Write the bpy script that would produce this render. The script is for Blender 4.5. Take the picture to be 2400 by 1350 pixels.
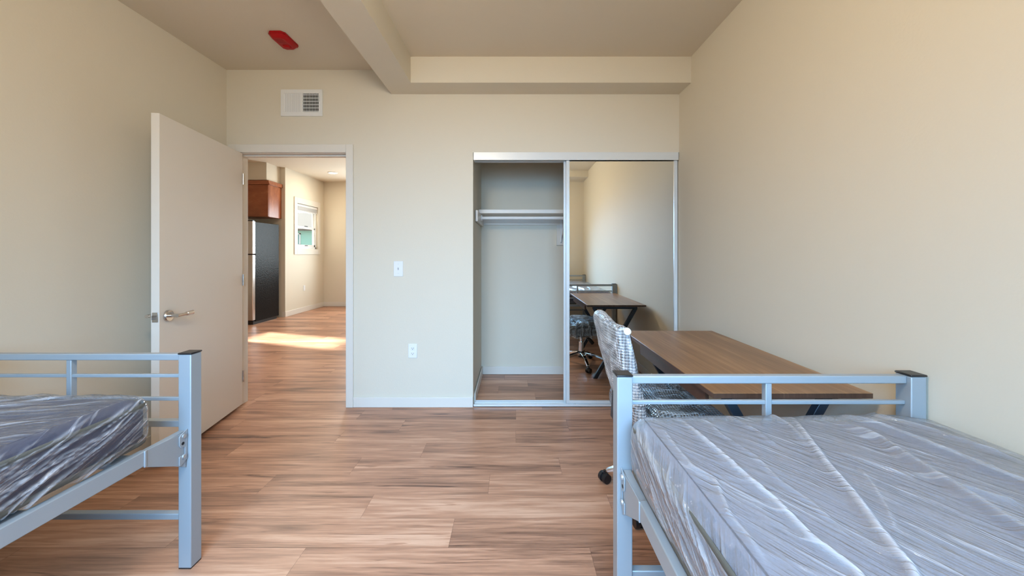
import bpy, bmesh, math, random
import numpy as np
from mathutils import Vector, Matrix

for _o in list(bpy.data.objects):
    bpy.data.objects.remove(_o, do_unlink=True)
SC = bpy.context.scene
COL = SC.collection
R = math.radians

# ------------------------------------------------------------------ camera
F, CX, CY, HC = 850.0, 1203.0, 594.0, 1.2457      # focal length and centre in pixels of a 2400 x 1350 frame, eye height in metres
cam_d = bpy.data.cameras.new('camera')
cam = bpy.data.objects.new('camera', cam_d)
COL.objects.link(cam)
cam.location = (0, 0, HC)
cam.rotation_euler = (R(90), 0, 0)
cam_d.sensor_width = 36.0
cam_d.lens = 36.0 * F / 2400.0
cam_d.shift_x = (1200.0 - CX) / 2400.0
cam_d.shift_y = (CY - 675.0) / 2400.0
cam_d.clip_start = 0.02
cam_d.clip_end = 200
SC.camera = cam

# ------------------------------------------------------------------ exposure, sky, sun, window daylight, added fill lights
SC.view_settings.view_transform = 'Standard'
SC.view_settings.look = 'None'
SC.view_settings.gamma = 1.0
SC.view_settings.use_curve_mapping = False
SC.view_settings.exposure = 0.10
SC.cycles.max_bounces = 8
SC.cycles.caustics_reflective = False

world = bpy.data.worlds.new('sky')
SC.world = world
world.use_nodes = True
wn = world.node_tree.nodes
bg = wn['Background']
bg.inputs['Color'].default_value = (0.80, 0.90, 1.0, 1)
bg.inputs['Strength'].default_value = 1.6

def lamp(name, kind, loc, energy, color, rot=(0, 0, 0), size=None, size_y=None, **kw):
    d = bpy.data.lights.new(name, kind)
    d.energy = energy
    d.color = color
    if kind == 'AREA':
        d.shape = 'RECTANGLE' if size_y else 'DISK'
        d.size = size
        if size_y:
            d.size_y = size_y
    for k, v in kw.items():
        setattr(d, k, v)
    o = bpy.data.objects.new(name, d)
    COL.objects.link(o)
    o.location = loc
    o.rotation_euler = rot
    return o

SUN_DIR = Vector((0.97, -0.30, -0.46)).normalized()
sun = lamp('sun', 'SUN', (-8, 6, 6), 36.0, (1.0, 0.97, 0.92), angle=R(2.5))
sun.rotation_euler = SUN_DIR.to_track_quat('-Z', 'Y').to_euler()
# daylight through the bedroom window (behind the camera) and through a second kitchen window
DAY = (0.31, 0.61, 1.0)
lamp('bedroom_window_daylight', 'AREA', (-0.30, -1.16, 1.60), 100, DAY, (R(53), 0, 0), 2.3, 1.35, spread=R(102))
lamp('kitchen_window_daylight', 'AREA', (-2.85, 8.75, 1.6), 110, (0.84, 0.92, 1.0), (R(-80), 0, 0), 1.5, 1.5)
lamp('kitchen_fill_light', 'AREA', (-2.9, 4.6, 2.90), 22, (1.0, 0.90, 0.76), (0, 0, 0), 0.35)  # added unseen fill that brightens the alcove faces, no fixture
lamp('bedroom_warm_fill', 'POINT', (-0.50, 0.45, 2.30), 56, (1.0, 0.865, 0.665), shadow_soft_size=0.16)  # added unseen warm fill for the upper walls and ceiling, no fixture

# ------------------------------------------------------------------ materials
def new_mat(name):
    m = bpy.data.materials.new(name)
    m.use_nodes = True
    nt = m.node_tree
    return m, nt, nt.nodes['Principled BSDF']

def node(nt, typ, **kw):
    n = nt.nodes.new(typ)
    for k, v in kw.items():
        if k in n.inputs:
            n.inputs[k].default_value = v
        else:
            setattr(n, k, v)
    return n

def plain(name, col, rough=0.5, metal=0.0, spec=0.5, bump=0.0, bscale=200.0, coat=0.0):
    m, nt, p = new_mat(name)
    p.inputs['Base Color'].default_value = (*col, 1)
    p.inputs['Roughness'].default_value = rough
    p.inputs['Metallic'].default_value = metal
    p.inputs['Specular IOR Level'].default_value = spec
    p.inputs['Coat Weight'].default_value = coat
    if bump > 0:
        tc = node(nt, 'ShaderNodeTexCoord')
        nz = node(nt, 'ShaderNodeTexNoise', Scale=bscale, Detail=3.0)
        b = node(nt, 'ShaderNodeBump', Strength=bump, Distance=0.002)
        nt.links.new(tc.outputs['Object'], nz.inputs['Vector'])
        nt.links.new(nz.outputs['Fac'], b.inputs['Height'])
        nt.links.new(b.outputs['Normal'], p.inputs['Normal'])
    return m

def ramp(nt, stops, interp='LINEAR'):
    r = nt.nodes.new('ShaderNodeValToRGB')
    r.color_ramp.interpolation = interp
    el = r.color_ramp.elements
    while len(el) < len(stops):
        el.new(0.5)
    for e, (pos, c) in zip(el, stops):
        e.position = pos
        e.color = (*c, 1)
    return r

def wood(name, along, dark, mid, light, rough=0.4, planks=False, stretch=14.0, base=1.0, knots=True, bump=0.04):
    """streaky wood with the grain along one axis; planks reads the per-plank random values of the floor"""
    m, nt, p = new_mat(name)
    L = nt.links.new
    tc = node(nt, 'ShaderNodeTexCoord')
    sep = node(nt, 'ShaderNodeSeparateXYZ')
    L(tc.outputs['Object'], sep.inputs[0])
    def mth(op, a, b=None):
        n = nt.nodes.new('ShaderNodeMath')
        n.operation = op
        for i, v in enumerate((a, b)):
            if v is None:
                continue
            if isinstance(v, (int, float)):
                n.inputs[i].default_value = v
            else:
                L(v, n.inputs[i])
        return n.outputs[0]
    ax = {'x': sep.outputs[0], 'y': sep.outputs[1], 'z': sep.outputs[2]}
    others = [ax[k] for k in 'xyz' if k != along]
    u, v, w = ax[along], others[0], others[1]
    r1 = r2 = 0.0
    if planks:
        a1 = node(nt, 'ShaderNodeAttribute', attribute_name='plank_tone')
        a2 = node(nt, 'ShaderNodeAttribute', attribute_name='plank_shift')
        r1, r2 = a1.outputs['Fac'], a2.outputs['Fac']
        u = mth('ADD', u, mth('MULTIPLY', r2, 43.0))
        w = mth('ADD', w, mth('MULTIPLY', r1, 29.0))
    def vec(su, sv, sw):
        c = nt.nodes.new('ShaderNodeCombineXYZ')
        L(mth('MULTIPLY', u, su * base), c.inputs[0])
        L(mth('MULTIPLY', v, sv * base), c.inputs[1])
        L(mth('MULTIPLY', w, sw * base), c.inputs[2])
        return c.outputs[0]
    n1 = node(nt, 'ShaderNodeTexNoise', Scale=1.0, Detail=5.0, Roughness=0.6, Distortion=0.9)
    L(vec(0.9, stretch, 3.0), n1.inputs['Vector'])
    n2 = node(nt, 'ShaderNodeTexNoise', Scale=1.0, Detail=6.0, Roughness=0.65, Distortion=0.3)
    L(vec(3.2, stretch * 7, 8.0), n2.inputs['Vector'])
    n3 = node(nt, 'ShaderNodeTexNoise', Scale=1.0, Detail=2.0, Roughness=0.5, Distortion=0.4)
    L(vec(0.7, 2.2, 1.0), n3.inputs['Vector'])
    s = mth('ADD', mth('MULTIPLY', n1.outputs['Fac'], 0.50), mth('MULTIPLY', n2.outputs['Fac'], 0.42))
    s = mth('ADD', s, mth('MULTIPLY', n3.outputs['Fac'], 0.25))
    s = mth('SUBTRACT', s, 0.085)
    if planks:
        s = mth('ADD', s, mth('MULTIPLY', mth('SUBTRACT', r1, 0.5), 0.10))
    n4 = node(nt, 'ShaderNodeTexNoise', Scale=1.0, Detail=4.0, Roughness=0.6, Distortion=1.4)
    L(vec(1.3, stretch * 2.4, 2.0), n4.inputs['Vector'])
    s = mth('SUBTRACT', s, mth('MULTIPLY', mth('MAXIMUM', mth('SUBTRACT', 0.40, n4.outputs['Fac']), 0.0), 1.6 if planks else 0.7))
    if knots:
        vo = node(nt, 'ShaderNodeTexVoronoi', Scale=1.0)
        vo.inputs['Randomness'].default_value = 1.0
        L(vec(1.25, 6.5, 1.0), vo.inputs['Vector'])
        k = mth('SUBTRACT', 0.20, vo.outputs['Distance'])
        k = mth('MULTIPLY', mth('MAXIMUM', k, 0.0), 1.5)
        s = mth('SUBTRACT', s, mth('MULTIPLY', k, n1.outputs['Fac']))
    cr = ramp(nt, [(0.30, dark), (0.42, tuple(0.5 * (a + b) for a, b in zip(dark, mid))), (0.53, mid), (0.66, light)])
    L(s, cr.inputs['Fac'])
    L(cr.outputs['Color'], p.inputs['Base Color'])
    p.inputs['Roughness'].default_value = rough
    b = node(nt, 'ShaderNodeBump', Strength=bump, Distance=0.002)
    L(s, b.inputs['Height'])
    L(b.outputs['Normal'], p.inputs['Normal'])
    return m

M = {}
M['wall'] = plain('wall_paint', (0.728, 0.668, 0.555), 0.65, bump=0.22, bscale=95.0, spec=0.3)
M['ceiling'] = plain('ceiling_paint', (0.72, 0.645, 0.53), 0.75, bump=0.22, bscale=95.0, spec=0.2)
M['trim'] = plain('trim_paint', (0.76, 0.72, 0.655), 0.35, spec=0.45)
M['door'] = plain('door_paint', (0.76, 0.71, 0.64), 0.35, spec=0.45)
M['white'] = plain('white_plastic', (0.82, 0.83, 0.83), 0.35)
M['alu'] = plain('white_enamelled_aluminium', (0.72, 0.745, 0.755), 0.3, metal=0.15)
M['grey_slot'] = plain('track_shadow_grey', (0.10, 0.11, 0.13), 0.5)
M['black'] = plain('black_plastic', (0.012, 0.012, 0.014), 0.35)
M['dark'] = plain('flat_black', (0.008, 0.008, 0.009), 0.8)  # near-black, also paints the shade inside duct, slots and bolt holes
M['bed'] = plain('silver_grey_powder_coat', (0.345, 0.385, 0.42), 0.36, metal=0.2, spec=0.5)
M['rivet'] = plain('bare_rivet_steel', (0.55, 0.58, 0.60), 0.3, metal=0.6)
M['chrome'] = plain('chrome', (0.82, 0.82, 0.83), 0.08, metal=1.0)
M['satin'] = plain('satin_chrome', (0.62, 0.61, 0.60), 0.22, metal=1.0)
M['steel'] = plain('dark_blue_grey_steel', (0.035, 0.05, 0.07), 0.38, metal=0.2)
M['red'] = plain('red_alarm_plastic', (0.40, 0.002, 0.004), 0.42, spec=0.3)
M['red_dark'] = plain('red_alarm_grille', (0.33, 0.003, 0.006), 0.4)
M['navy'] = plain('navy_mattress_ticking', (0.018, 0.024, 0.062), 0.7, bump=0.35, bscale=260)
M['greytop'] = plain('grey_quilted_ticking', (0.085, 0.083, 0.125), 0.75, bump=0.3, bscale=90)
M['navytop'] = plain('navy_quilted_ticking', (0.040, 0.045, 0.085), 0.75, bump=0.3, bscale=90)
M['piping'] = plain('taupe_piping_tape', (0.10, 0.095, 0.08), 0.8, bump=0.4, bscale=320)
M['seat'] = plain('black_upholstery', (0.014, 0.016, 0.022), 0.6, bump=0.3, bscale=320)
M['stainless'] = plain('stainless_steel', (0.62, 0.60, 0.60), 0.26, metal=1.0)
M['cab'] = wood('cherry_cabinet_wood', 'x', (0.19, 0.052, 0.021), (0.33, 0.105, 0.043), (0.46, 0.17, 0.078), 0.3, stretch=9, knots=False)
M['floor'] = wood('oak_plank_floor', 'x', (0.14, 0.064, 0.039), (0.525, 0.265, 0.158), (0.72, 0.425, 0.28), 0.36, planks=True, stretch=11.0, bump=0.03)
M['seam'] = plain('plank_seam', (0.17, 0.09, 0.06), 0.7)
M['desk'] = wood('walnut_desk_laminate', 'y', (0.13, 0.060, 0.025), (0.285, 0.145, 0.064), (0.41, 0.235, 0.115), 0.34, stretch=16, bump=0.02)
M['desk_edge'] = wood('walnut_desk_edge', 'y', (0.055, 0.027, 0.017), (0.10, 0.050, 0.032), (0.15, 0.080, 0.05), 0.4, stretch=16)
M['stucco'] = plain('pale_green_stucco', (0.36, 0.66, 0.58), 0.9, bump=0.3, bscale=20)
M['shingle'] = plain('grey_roof_shingle', (0.11, 0.10, 0.095), 0.9, bump=0.8, bscale=8)
M['ground'] = plain('outdoor_ground', (0.25, 0.24, 0.22), 0.95)
M['blind'] = plain('window_blind_vinyl', (0.70, 0.70, 0.70), 0.5)
M['lens'], _nt, _p = new_mat('lit_downlight_lens')
_p.inputs['Emission Color'].default_value = (1.0, 0.82, 0.58, 1)
_p.inputs['Emission Strength'].default_value = 14.0

# fridge side: black textured sheet
M['fridge'], nt, p = new_mat('black_textured_fridge_side')
p.inputs['Base Color'].default_value = (0.010, 0.0095, 0.010, 1)
p.inputs['Roughness'].default_value = 0.34
p.inputs['Specular IOR Level'].default_value = 0.10
tc = node(nt, 'ShaderNodeTexCoord')
nz = node(nt, 'ShaderNodeTexNoise', Scale=48.0, Detail=3.0)
bmp = node(nt, 'ShaderNodeBump', Strength=0.9, Distance=0.004)
nt.links.new(tc.outputs['Object'], nz.inputs['Vector'])
nt.links.new(nz.outputs['Fac'], bmp.inputs['Height'])
nt.links.new(bmp.outputs['Normal'], p.inputs['Normal'])

# mirror
M['mirror'], nt, p = new_mat('mirror_glass')
p.inputs['Base Color'].default_value = (0.86, 0.88, 0.86, 1)
p.inputs['Metallic'].default_value = 1.0
p.inputs['Roughness'].default_value = 0.0

def schlick(nt, gain=1.0, normal=None):
    lw = node(nt, 'ShaderNodeLayerWeight', Blend=0.5)
    if normal is not None:
        nt.links.new(normal, lw.inputs['Normal'])
    pw = node(nt, 'ShaderNodeMath', operation='POWER')
    nt.links.new(lw.outputs['Facing'], pw.inputs[0])
    pw.inputs[1].default_value = 5.0
    ma = node(nt, 'ShaderNodeMath', operation='MULTIPLY_ADD')
    nt.links.new(pw.outputs[0], ma.inputs[0])
    ma.inputs[1].default_value = 0.9 * gain
    ma.inputs[2].default_value = 0.05 * gain
    return ma.outputs[0]

def thin_glass(name, tint=(0.95, 0.98, 0.97)):
    m, nt, p = new_mat(name)
    nt.nodes.remove(p)
    out = nt.nodes['Material Output']
    tr = node(nt, 'ShaderNodeBsdfTransparent', Color=(*tint, 1))
    gl = node(nt, 'ShaderNodeBsdfGlossy', Roughness=0.02)
    mx = node(nt, 'ShaderNodeMixShader')
    nt.links.new(schlick(nt), mx.inputs[0])
    nt.links.new(tr.outputs[0], mx.inputs[1])
    nt.links.new(gl.outputs[0], mx.inputs[2])
    nt.links.new(mx.outputs[0], out.inputs[0])
    return m
M['glass'] = thin_glass('window_glass')

def film(name, base, facing_gain, fold_gain, bubble=False, col=(0.74, 0.75, 0.78), rough=0.2, streak_gain=1.6):
    """milky polythene film: clear where it lies flat, whiter where it is gathered in folds (fold attribute) and at grazing view; the fold white also paints in ridge highlights"""
    m, nt, p = new_mat(name)
    L = nt.links.new
    out = nt.nodes['Material Output']
    p.inputs['Base Color'].default_value = (*col, 1)
    p.inputs['Roughness'].default_value = rough
    p.inputs['Specular IOR Level'].default_value = 0.6
    tc = node(nt, 'ShaderNodeTexCoord')
    bm_ = node(nt, 'ShaderNodeBump', Strength=0.8, Distance=0.004)
    if bubble:
        vo = node(nt, 'ShaderNodeTexVoronoi', Scale=75.0)
        vo.inputs['Randomness'].default_value = 0.12
        L(tc.outputs['Object'], vo.inputs['Vector'])
        inv = node(nt, 'ShaderNodeMath', operation='SUBTRACT')
        inv.inputs[0].default_value = 0.8
        L(vo.outputs['Distance'], inv.inputs[1])
        height = inv.outputs[0]
        bm_.inputs['Strength'].default_value = 1.0
    else:
        al = node(nt, 'ShaderNodeAttribute', attribute_name='along')
        ac = node(nt, 'ShaderNodeAttribute', attribute_name='across')
        def streaks(su, sv, off, detail):
            cv = nt.nodes.new('ShaderNodeCombineXYZ')
            for q, (at_, sc_) in enumerate(((al, su), (ac, sv))):
                mm_ = node(nt, 'ShaderNodeMath', operation='MULTIPLY')
                L(at_.outputs['Fac'], mm_.inputs[0])
                mm_.inputs[1].default_value = sc_
                L(mm_.outputs[0], cv.inputs[q])
            cv.inputs[2].default_value = off
            nz = node(nt, 'ShaderNodeTexNoise', Scale=1.0, Detail=detail, Roughness=0.55, Distortion=0.5)
            L(cv.outputs[0], nz.inputs['Vector'])
            return nz.outputs['Fac']
        height = streaks(4.0, 60.0, 0.0, 3.0)
        fine = streaks(9.0, 150.0, 5.0, 2.0)
        ad = node(nt, 'ShaderNodeMath', operation='MULTIPLY_ADD')
        L(fine, ad.inputs[0])
        ad.inputs[1].default_value = 0.35
        L(height, ad.inputs[2])
        height = ad.outputs[0]
    L(height, bm_.inputs['Height'])
    bm_.inputs['Distance'].default_value = 0.012
    L(bm_.outputs['Normal'], p.inputs['Normal'])
    lw = node(nt, 'ShaderNodeLayerWeight', Blend=0.35)
    L(bm_.outputs['Normal'], lw.inputs['Normal'])
    at = node(nt, 'ShaderNodeAttribute', attribute_name='fold')
    def mth(op, a, b):
        n = nt.nodes.new('ShaderNodeMath')
        n.operation = op
        n.use_clamp = (op == 'ADD')
        for i, v in enumerate((a, b)):
            if isinstance(v, (int, float)):
                n.inputs[i].default_value = v
            else:
                L(v, n.inputs[i])
        return n.outputs[0]
    f = mth('ADD', mth('MULTIPLY', lw.outputs['Facing'], facing_gain), base)
    f = mth('ADD', f, mth('MULTIPLY', at.outputs['Fac'], fold_gain))  # gathered film is milkier; the extra white also paints fold highlights
    if bubble:
        f = mth('ADD', f, mth('MULTIPLY', mth('MAXIMUM', mth('SUBTRACT', 0.47, height), 0.0), 1.6))
    else:      # creases of doubled film, their sheen painted in as whiter streaks
        cz = mth('MAXIMUM', mth('SUBTRACT', height, 0.74), 0.0)
        f = mth('ADD', f, mth('MULTIPLY', cz, streak_gain))
    f = mth('MINIMUM', f, 0.95)
    tr = node(nt, 'ShaderNodeBsdfTransparent', Color=(0.93, 0.94, 0.96, 1))
    mx = node(nt, 'ShaderNodeMixShader')
    L(f, mx.inputs[0])
    L(tr.outputs[0], mx.inputs[1])
    L(p.outputs[0], mx.inputs[2])
    gl = node(nt, 'ShaderNodeBsdfGlossy', Roughness=rough * 0.8)
    L(bm_.outputs['Normal'], gl.inputs['Normal'])
    mx2 = node(nt, 'ShaderNodeMixShader')
    L(schlick(nt, 1.0, bm_.outputs['Normal']), mx2.inputs[0])
    L(mx.outputs[0], mx2.inputs[1])
    L(gl.outputs[0], mx2.inputs[2])
    L(mx2.outputs[0], out.inputs[0])
    return m
M['film'] = film('milky_mattress_film', 0.17, 0.34, 0.55, col=(0.66, 0.67, 0.72))
M['film_clear'] = film('clearer_mattress_film', 0.02, 0.22, 0.52, rough=0.16, streak_gain=3.0, col=(0.66, 0.67, 0.72))
M['bubble'] = film('bubble_wrap', 0.24, 0.25, 0.5, bubble=True, col=(0.80, 0.82, 0.85), rough=0.16)
M['bubble_seat'] = film('clearer_bubble_wrap', 0.02, 0.16, 0.4, bubble=True, col=(0.55, 0.68, 0.80), rough=0.14)

# ------------------------------------------------------------------ mesh helpers
class MB:
    """collects simple solids into one mesh"""
    def __init__(self):
        self.bm = bmesh.new()
    def box(self, x0, x1, y0, y1, z0, z1):
        v = [self.bm.verts.new((x, y, z)) for x in (x0, x1) for y in (y0, y1) for z in (z0, z1)]
        for f in ((0, 1, 3, 2), (4, 6, 7, 5), (0, 4, 5, 1), (2, 3, 7, 6), (0, 2, 6, 4), (1, 5, 7, 3)):
            self.bm.faces.new([v[i] for i in f])
        return self
    def prism(self, pts, vec):
        """polygon of 3-D points swept along vec"""
        vec = Vector(vec)
        a = [self.bm.verts.new(Vector(p)) for p in pts]
        b = [self.bm.verts.new(Vector(p) + vec) for p in pts]
        n = len(pts)
        self.bm.faces.new(a)
        self.bm.faces.new(b[::-1])
        for i in range(n):
            self.bm.faces.new([a[i], b[i], b[(i + 1) % n], a[(i + 1) % n]])
        return self
    def cyl(self, p0, p1, r0, r1=None, seg=24):
        r1 = r0 if r1 is None else r1
        p0, p1 = Vector(p0), Vector(p1)
        q = (p1 - p0).to_track_quat('Z', 'Y')
        ra, rb = [], []
        for i in range(seg):
            t = 2 * math.pi * i / seg
            d = q @ Vector((math.cos(t), math.sin(t), 0))
            ra.append(self.bm.verts.new(p0 + d * r0))
            rb.append(self.bm.verts.new(p1 + d * r1))
        self.bm.faces.new(ra[::-1])
        self.bm.faces.new(rb)
        for i in range(seg):
            j = (i + 1) % seg
            self.bm.faces.new([ra[i], ra[j], rb[j], rb[i]])
        return self
    def sweep(self, pts, sec, up=(0, 0, 1)):
        """a section (list of (side, up) pairs, or one list per point) carried along a path of points"""
        pts = [Vector(p) for p in pts]
        rings = []
        for i, p in enumerate(pts):
            t = (pts[min(i + 1, len(pts) - 1)] - pts[max(i - 1, 0)]).normalized()
            s = t.cross(Vector(up)).normalized()
            n = s.cross(t).normalized()
            sc_ = sec[i] if isinstance(sec[0][0], (tuple, list)) else sec
            rings.append([self.bm.verts.new(p + s * a + n * b) for a, b in sc_])
        n = len(rings[0])
        for a, b in zip(rings[:-1], rings[1:]):
            for i in range(n):
                self.bm.faces.new([a[i], a[(i + 1) % n], b[(i + 1) % n], b[i]])
        self.bm.faces.new(rings[0][::-1])
        self.bm.faces.new(rings[-1])
        return self
    def xf(self, mat):
        self.bm.transform(mat)
        return self
    def build(self, name, mat, parent=None, bevel=0.0, smooth=False, seg=2, loc=None):
        bmesh.ops.recalc_face_normals(self.bm, faces=self.bm.faces)
        me = bpy.data.meshes.new(name)
        self.bm.to_mesh(me)
        self.bm.free()
        return link_mesh(name, me, mat, parent, bevel, smooth, seg, loc)

def link_mesh(name, me, mat, parent=None, bevel=0.0, smooth=False, seg=2, loc=None):
    me.materials.append(mat)
    o = bpy.data.objects.new(name, me)
    COL.objects.link(o)
    if parent is not None:
        o.parent = parent
    if loc is not None:
        o.location = loc
    if bevel > 0:
        b = o.modifiers.new('bevel', 'BEVEL')
        b.width = bevel
        b.segments = seg
        b.limit_method = 'ANGLE'
        b.angle_limit = R(40)
    if smooth or bevel > 0:
        for pl in me.polygons:
            pl.use_smooth = True
        try:
            me.set_sharp_from_angle(angle=R(42))
        except Exception:
            pass
    return o

def circ(r, n=12):
    return [(r * math.cos(2 * math.pi * i / n), r * math.sin(2 * math.pi * i / n)) for i in range(n)]

def rect(a, b):
    return [(-a, -b), (a, -b), (a, b), (-a, b)]

def tag(o, label, cat, group=None):
    o['label'] = label
    o['category'] = cat
    if group:
        o['group'] = group
    return o

def thing(name, label, cat, loc=(0, 0, 0), rz=0.0, group=None):
    o = bpy.data.objects.new(name, None)
    o.empty_display_size = 0.1
    COL.objects.link(o)
    o.location = loc
    o.rotation_euler = (0, 0, rz)
    return tag(o, label, cat, group)

def struct(o):
    o['kind'] = 'structure'
    return o

def copy_tree(o, parent=None):
    kids = list(o.children)
    c = o.copy()
    COL.objects.link(c)
    if parent is not None:
        c.parent = parent
    for k in kids:
        copy_tree(k, c)
    return c

# ------------------------------------------------------------------ the room's dimensions (metres)
XL, XR = -2.326, 1.345            # bedroom side walls
YB, YR = 2.941, -1.00             # door-and-closet wall, window wall behind the camera
WT = 0.12                         # wall thickness
ZC = 2.734                        # bedroom ceiling
DX0, DX1, DZ = -2.243, -1.353, 2.062     # doorway
CX0, CZ = -0.326, 2.066                  # closet opening
KX, KYA, KYF = -4.47, 7.107, 8.543       # other room: side wall, alcove wall, far wall
KXL, KXR, KZ = -6.2, -0.45, 2.93
YCB = 3.744                              # closet's back

# ------------------------------------------------------------------ floor: single planks in courses along X
def build_floor():
    rng = random.Random(11)
    fixed = {  # course index: where a board ends (as measured), boards are 1.2 m long
        0: -0.275, 1: -0.719, 2: -0.131, 3: -0.925, 4: -0.568, 5: 0.017, 6: -0.806, 7: 0.02, -1: -0.877}
    verts, faces, tone, shift = [], [], [], []
    y_ref, wdt, ln, g = 1.535, 0.1695, 1.2, 0.0005
    x0, x1, y0, y1 = KXL - 0.1, XR + 0.1, YR - 0.1, KYF + 0.1
    k = math.floor((y0 - y_ref) / wdt)
    while y_ref + k * wdt < y1:
        ya, yb = max(y0, y_ref + k * wdt), min(y1, y_ref + (k + 1) * wdt)
        s = fixed.get(k, rng.uniform(0, ln))
        xa = s - math.ceil((s - x0) / ln) * ln
        while xa < x1:
            a, b = max(x0, xa), min(x1, xa + ln)
            if b - a > 0.01:
                i = len(verts)
                verts += [(a + g, ya + g, 0), (b - g, ya + g, 0), (b - g, yb - g, 0), (a + g, yb - g, 0)]
                faces.append((i, i + 1, i + 2, i + 3))
                tone.append(rng.random())
                shift.append(rng.random())
            xa += ln
        k += 1
    n_pl = len(faces)
    i = len(verts)
    verts += [(x, y, z) for x in (x0, x1) for y in (y0, y1) for z in (-0.12, -0.0012)]
    faces += [tuple(i + q for q in f) for f in ((0, 1, 3, 2), (4, 6, 7, 5), (0, 4, 5, 1), (2, 3, 7, 6), (0, 2, 6, 4), (1, 5, 7, 3))]
    tone += [0] * 6
    shift += [0] * 6
    me = bpy.data.meshes.new('floor')
    me.from_pydata(verts, [], faces)
    me.attributes.new('plank_tone', 'FLOAT', 'FACE').data.foreach_set('value', tone)
    me.attributes.new('plank_shift', 'FLOAT', 'FACE').data.foreach_set('value', shift)
    o = link_mesh('floor', me, M['floor'])
    me.materials.append(M['seam'])
    for p in list(me.polygons)[n_pl:]:
        p.material_index = 1
    struct(o)
build_floor()

# ------------------------------------------------------------------ shell
def wall_box(name, mat, *boxes):
    m = MB()
    for b in boxes:
        m.box(*b)
    return struct(m.build(name, mat))

HT = 3.02
wall_box('wall_back', M['wall'],
         (KXL - 0.1, DX0, YB, YB + WT, 0, HT), (DX0, DX1, YB, YB + WT, DZ, HT),
         (DX1, CX0, YB, YB + WT, 0, HT), (CX0, XR + 0.1, YB, YB + WT, CZ, HT))
wall_box('wall_left', M['wall'], (XL - 0.1, XL, YR - 0.1, YB, 0, HT))
wall_box('wall_right', M['wall'], (XR, XR + 0.12, YR - 0.1, YCB + 0.1, 0, HT))
WX0, WX1, WZ0, WZ1 = -1.45, 0.85, 0.88, 2.24
wall_box('wall_rear', M['wall'],
         (XL, WX0, YR - 0.1, YR, 0, HT), (WX1, XR, YR - 0.1, YR, 0, HT),
         (WX0, WX1, YR - 0.1, YR, 0, WZ0), (WX0, WX1, YR - 0.1, YR, WZ1, HT))
wall_box('ceiling', M['ceiling'], (XL, XR, YR, YB, ZC, ZC + 0.1))
YS = 2.742
wall_box('trim_1', M['wall'],                                       # dropped beam from front to back and the soffit that meets it
         (-0.987, -0.776, YR, YB, 2.537, ZC), (-0.776, XR, YS, YB, 2.537, ZC))
wall_box('trim_2', M['wall'], (-0.776, XR, YR, YR + 0.42, 2.62, ZC))
# the other room
wall_box('wall_alcove', M['wall'], (KXL, KX, KYA, KYA + 0.1, 0, HT))
KWY0, KWY1, KWZ0, KWZ1 = 7.49, 8.285, 1.343, 2.29                   # its window
wall_box('wall_kitchen', M['wall'],
         (KX - 0.12, KX, KYA + 0.1, KWY0, 0, HT), (KX - 0.12, KX, KWY1, KYF, 0, HT),
         (KX - 0.12, KX, KWY0, KWY1, 0, KWZ0), (KX - 0.12, KX, KWY0, KWY1, KWZ1, HT))
K2X0, K2X1, K2Z0, K2Z1 = -3.6, -2.1, 0.85, 2.35
wall_box('wall_far', M['wall'],
         (KX - 0.12, K2X0, KYF, KYF + 0.12, 0, HT), (K2X1, KXR + 0.12, KYF, KYF + 0.12, 0, HT),
         (K2X0, K2X1, KYF, KYF + 0.12, 0, K2Z0), (K2X0, K2X1, KYF, KYF + 0.12, K2Z1, HT))
SWY0, SWY1, SWZ0, SWZ1 = 5.86, 6.52, 1.08, 1.90                     # narrow window that lets the sun onto the floor
wall_box('wall_kitchen_left', M['wall'],
         (KXL - 0.1, KXL, YB + WT, SWY0, 0, HT), (KXL - 0.1, KXL, SWY1, KYA + 0.1, 0, HT),
         (KXL - 0.1, KXL, SWY0, SWY1, 0, SWZ0), (KXL - 0.1, KXL, SWY0, SWY1, SWZ1, HT))
wall_box('wall_kitchen_right', M['wall'], (KXR, CX0 - 0.004, YB + WT, KYF, 0, HT))
wall_box('ceiling_kitchen', M['ceiling'], (KXL - 0.1, KXR + 0.12, YB + WT, KYF + 0.12, KZ, KZ + 0.1))
wall_box('wall_soffit', M['wall'], (KXL, -4.57, 6.715, KYA, 2.61, KZ))   # boxed-in wall above the cabinet
# closet shell
wall_box('wall_closet', M['wall'], (CX0 - 0.004, XR, YCB, YCB + 0.1, 0, HT))
wall_box('ceiling_closet', M['wall'], (CX0 - 0.004, XR, YB + WT, YCB, 2.42, 2.52))

def baseboard(name, *boxes):
    m = MB()
    for b in boxes:
        m.box(*b)
    return struct(m.build(name, M['trim'], bevel=0.004))
BH, BT = 0.083, 0.012
baseboard('baseboard_back', (-1.294, CX0, YB - BT, YB, 0, BH))
baseboard('baseboard_right', (XR - BT, XR, YR, YB, 0, BH))
baseboard('baseboard_left', (XL, XL + BT, YR, YB, 0, BH))
baseboard('baseboard_rear', (XL + BT, XR - BT, YR, YR + BT, 0, BH))
baseboard('baseboard_closet', (CX0 + BT, XR - BT, YCB - BT, YCB, 0, BH), (CX0, CX0 + BT, YB + 0.075, YCB, 0, BH))
baseboard('baseboard_alcove', (-4.53, KX + BT, KYA - BT, KYA, 0, 0.105))
baseboard('baseboard_kitchen', (KX, KX + BT, KYA, KYF - BT, 0, 0.105), (KX, KXR, KYF - BT, KYF, 0, 0.105))

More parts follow.
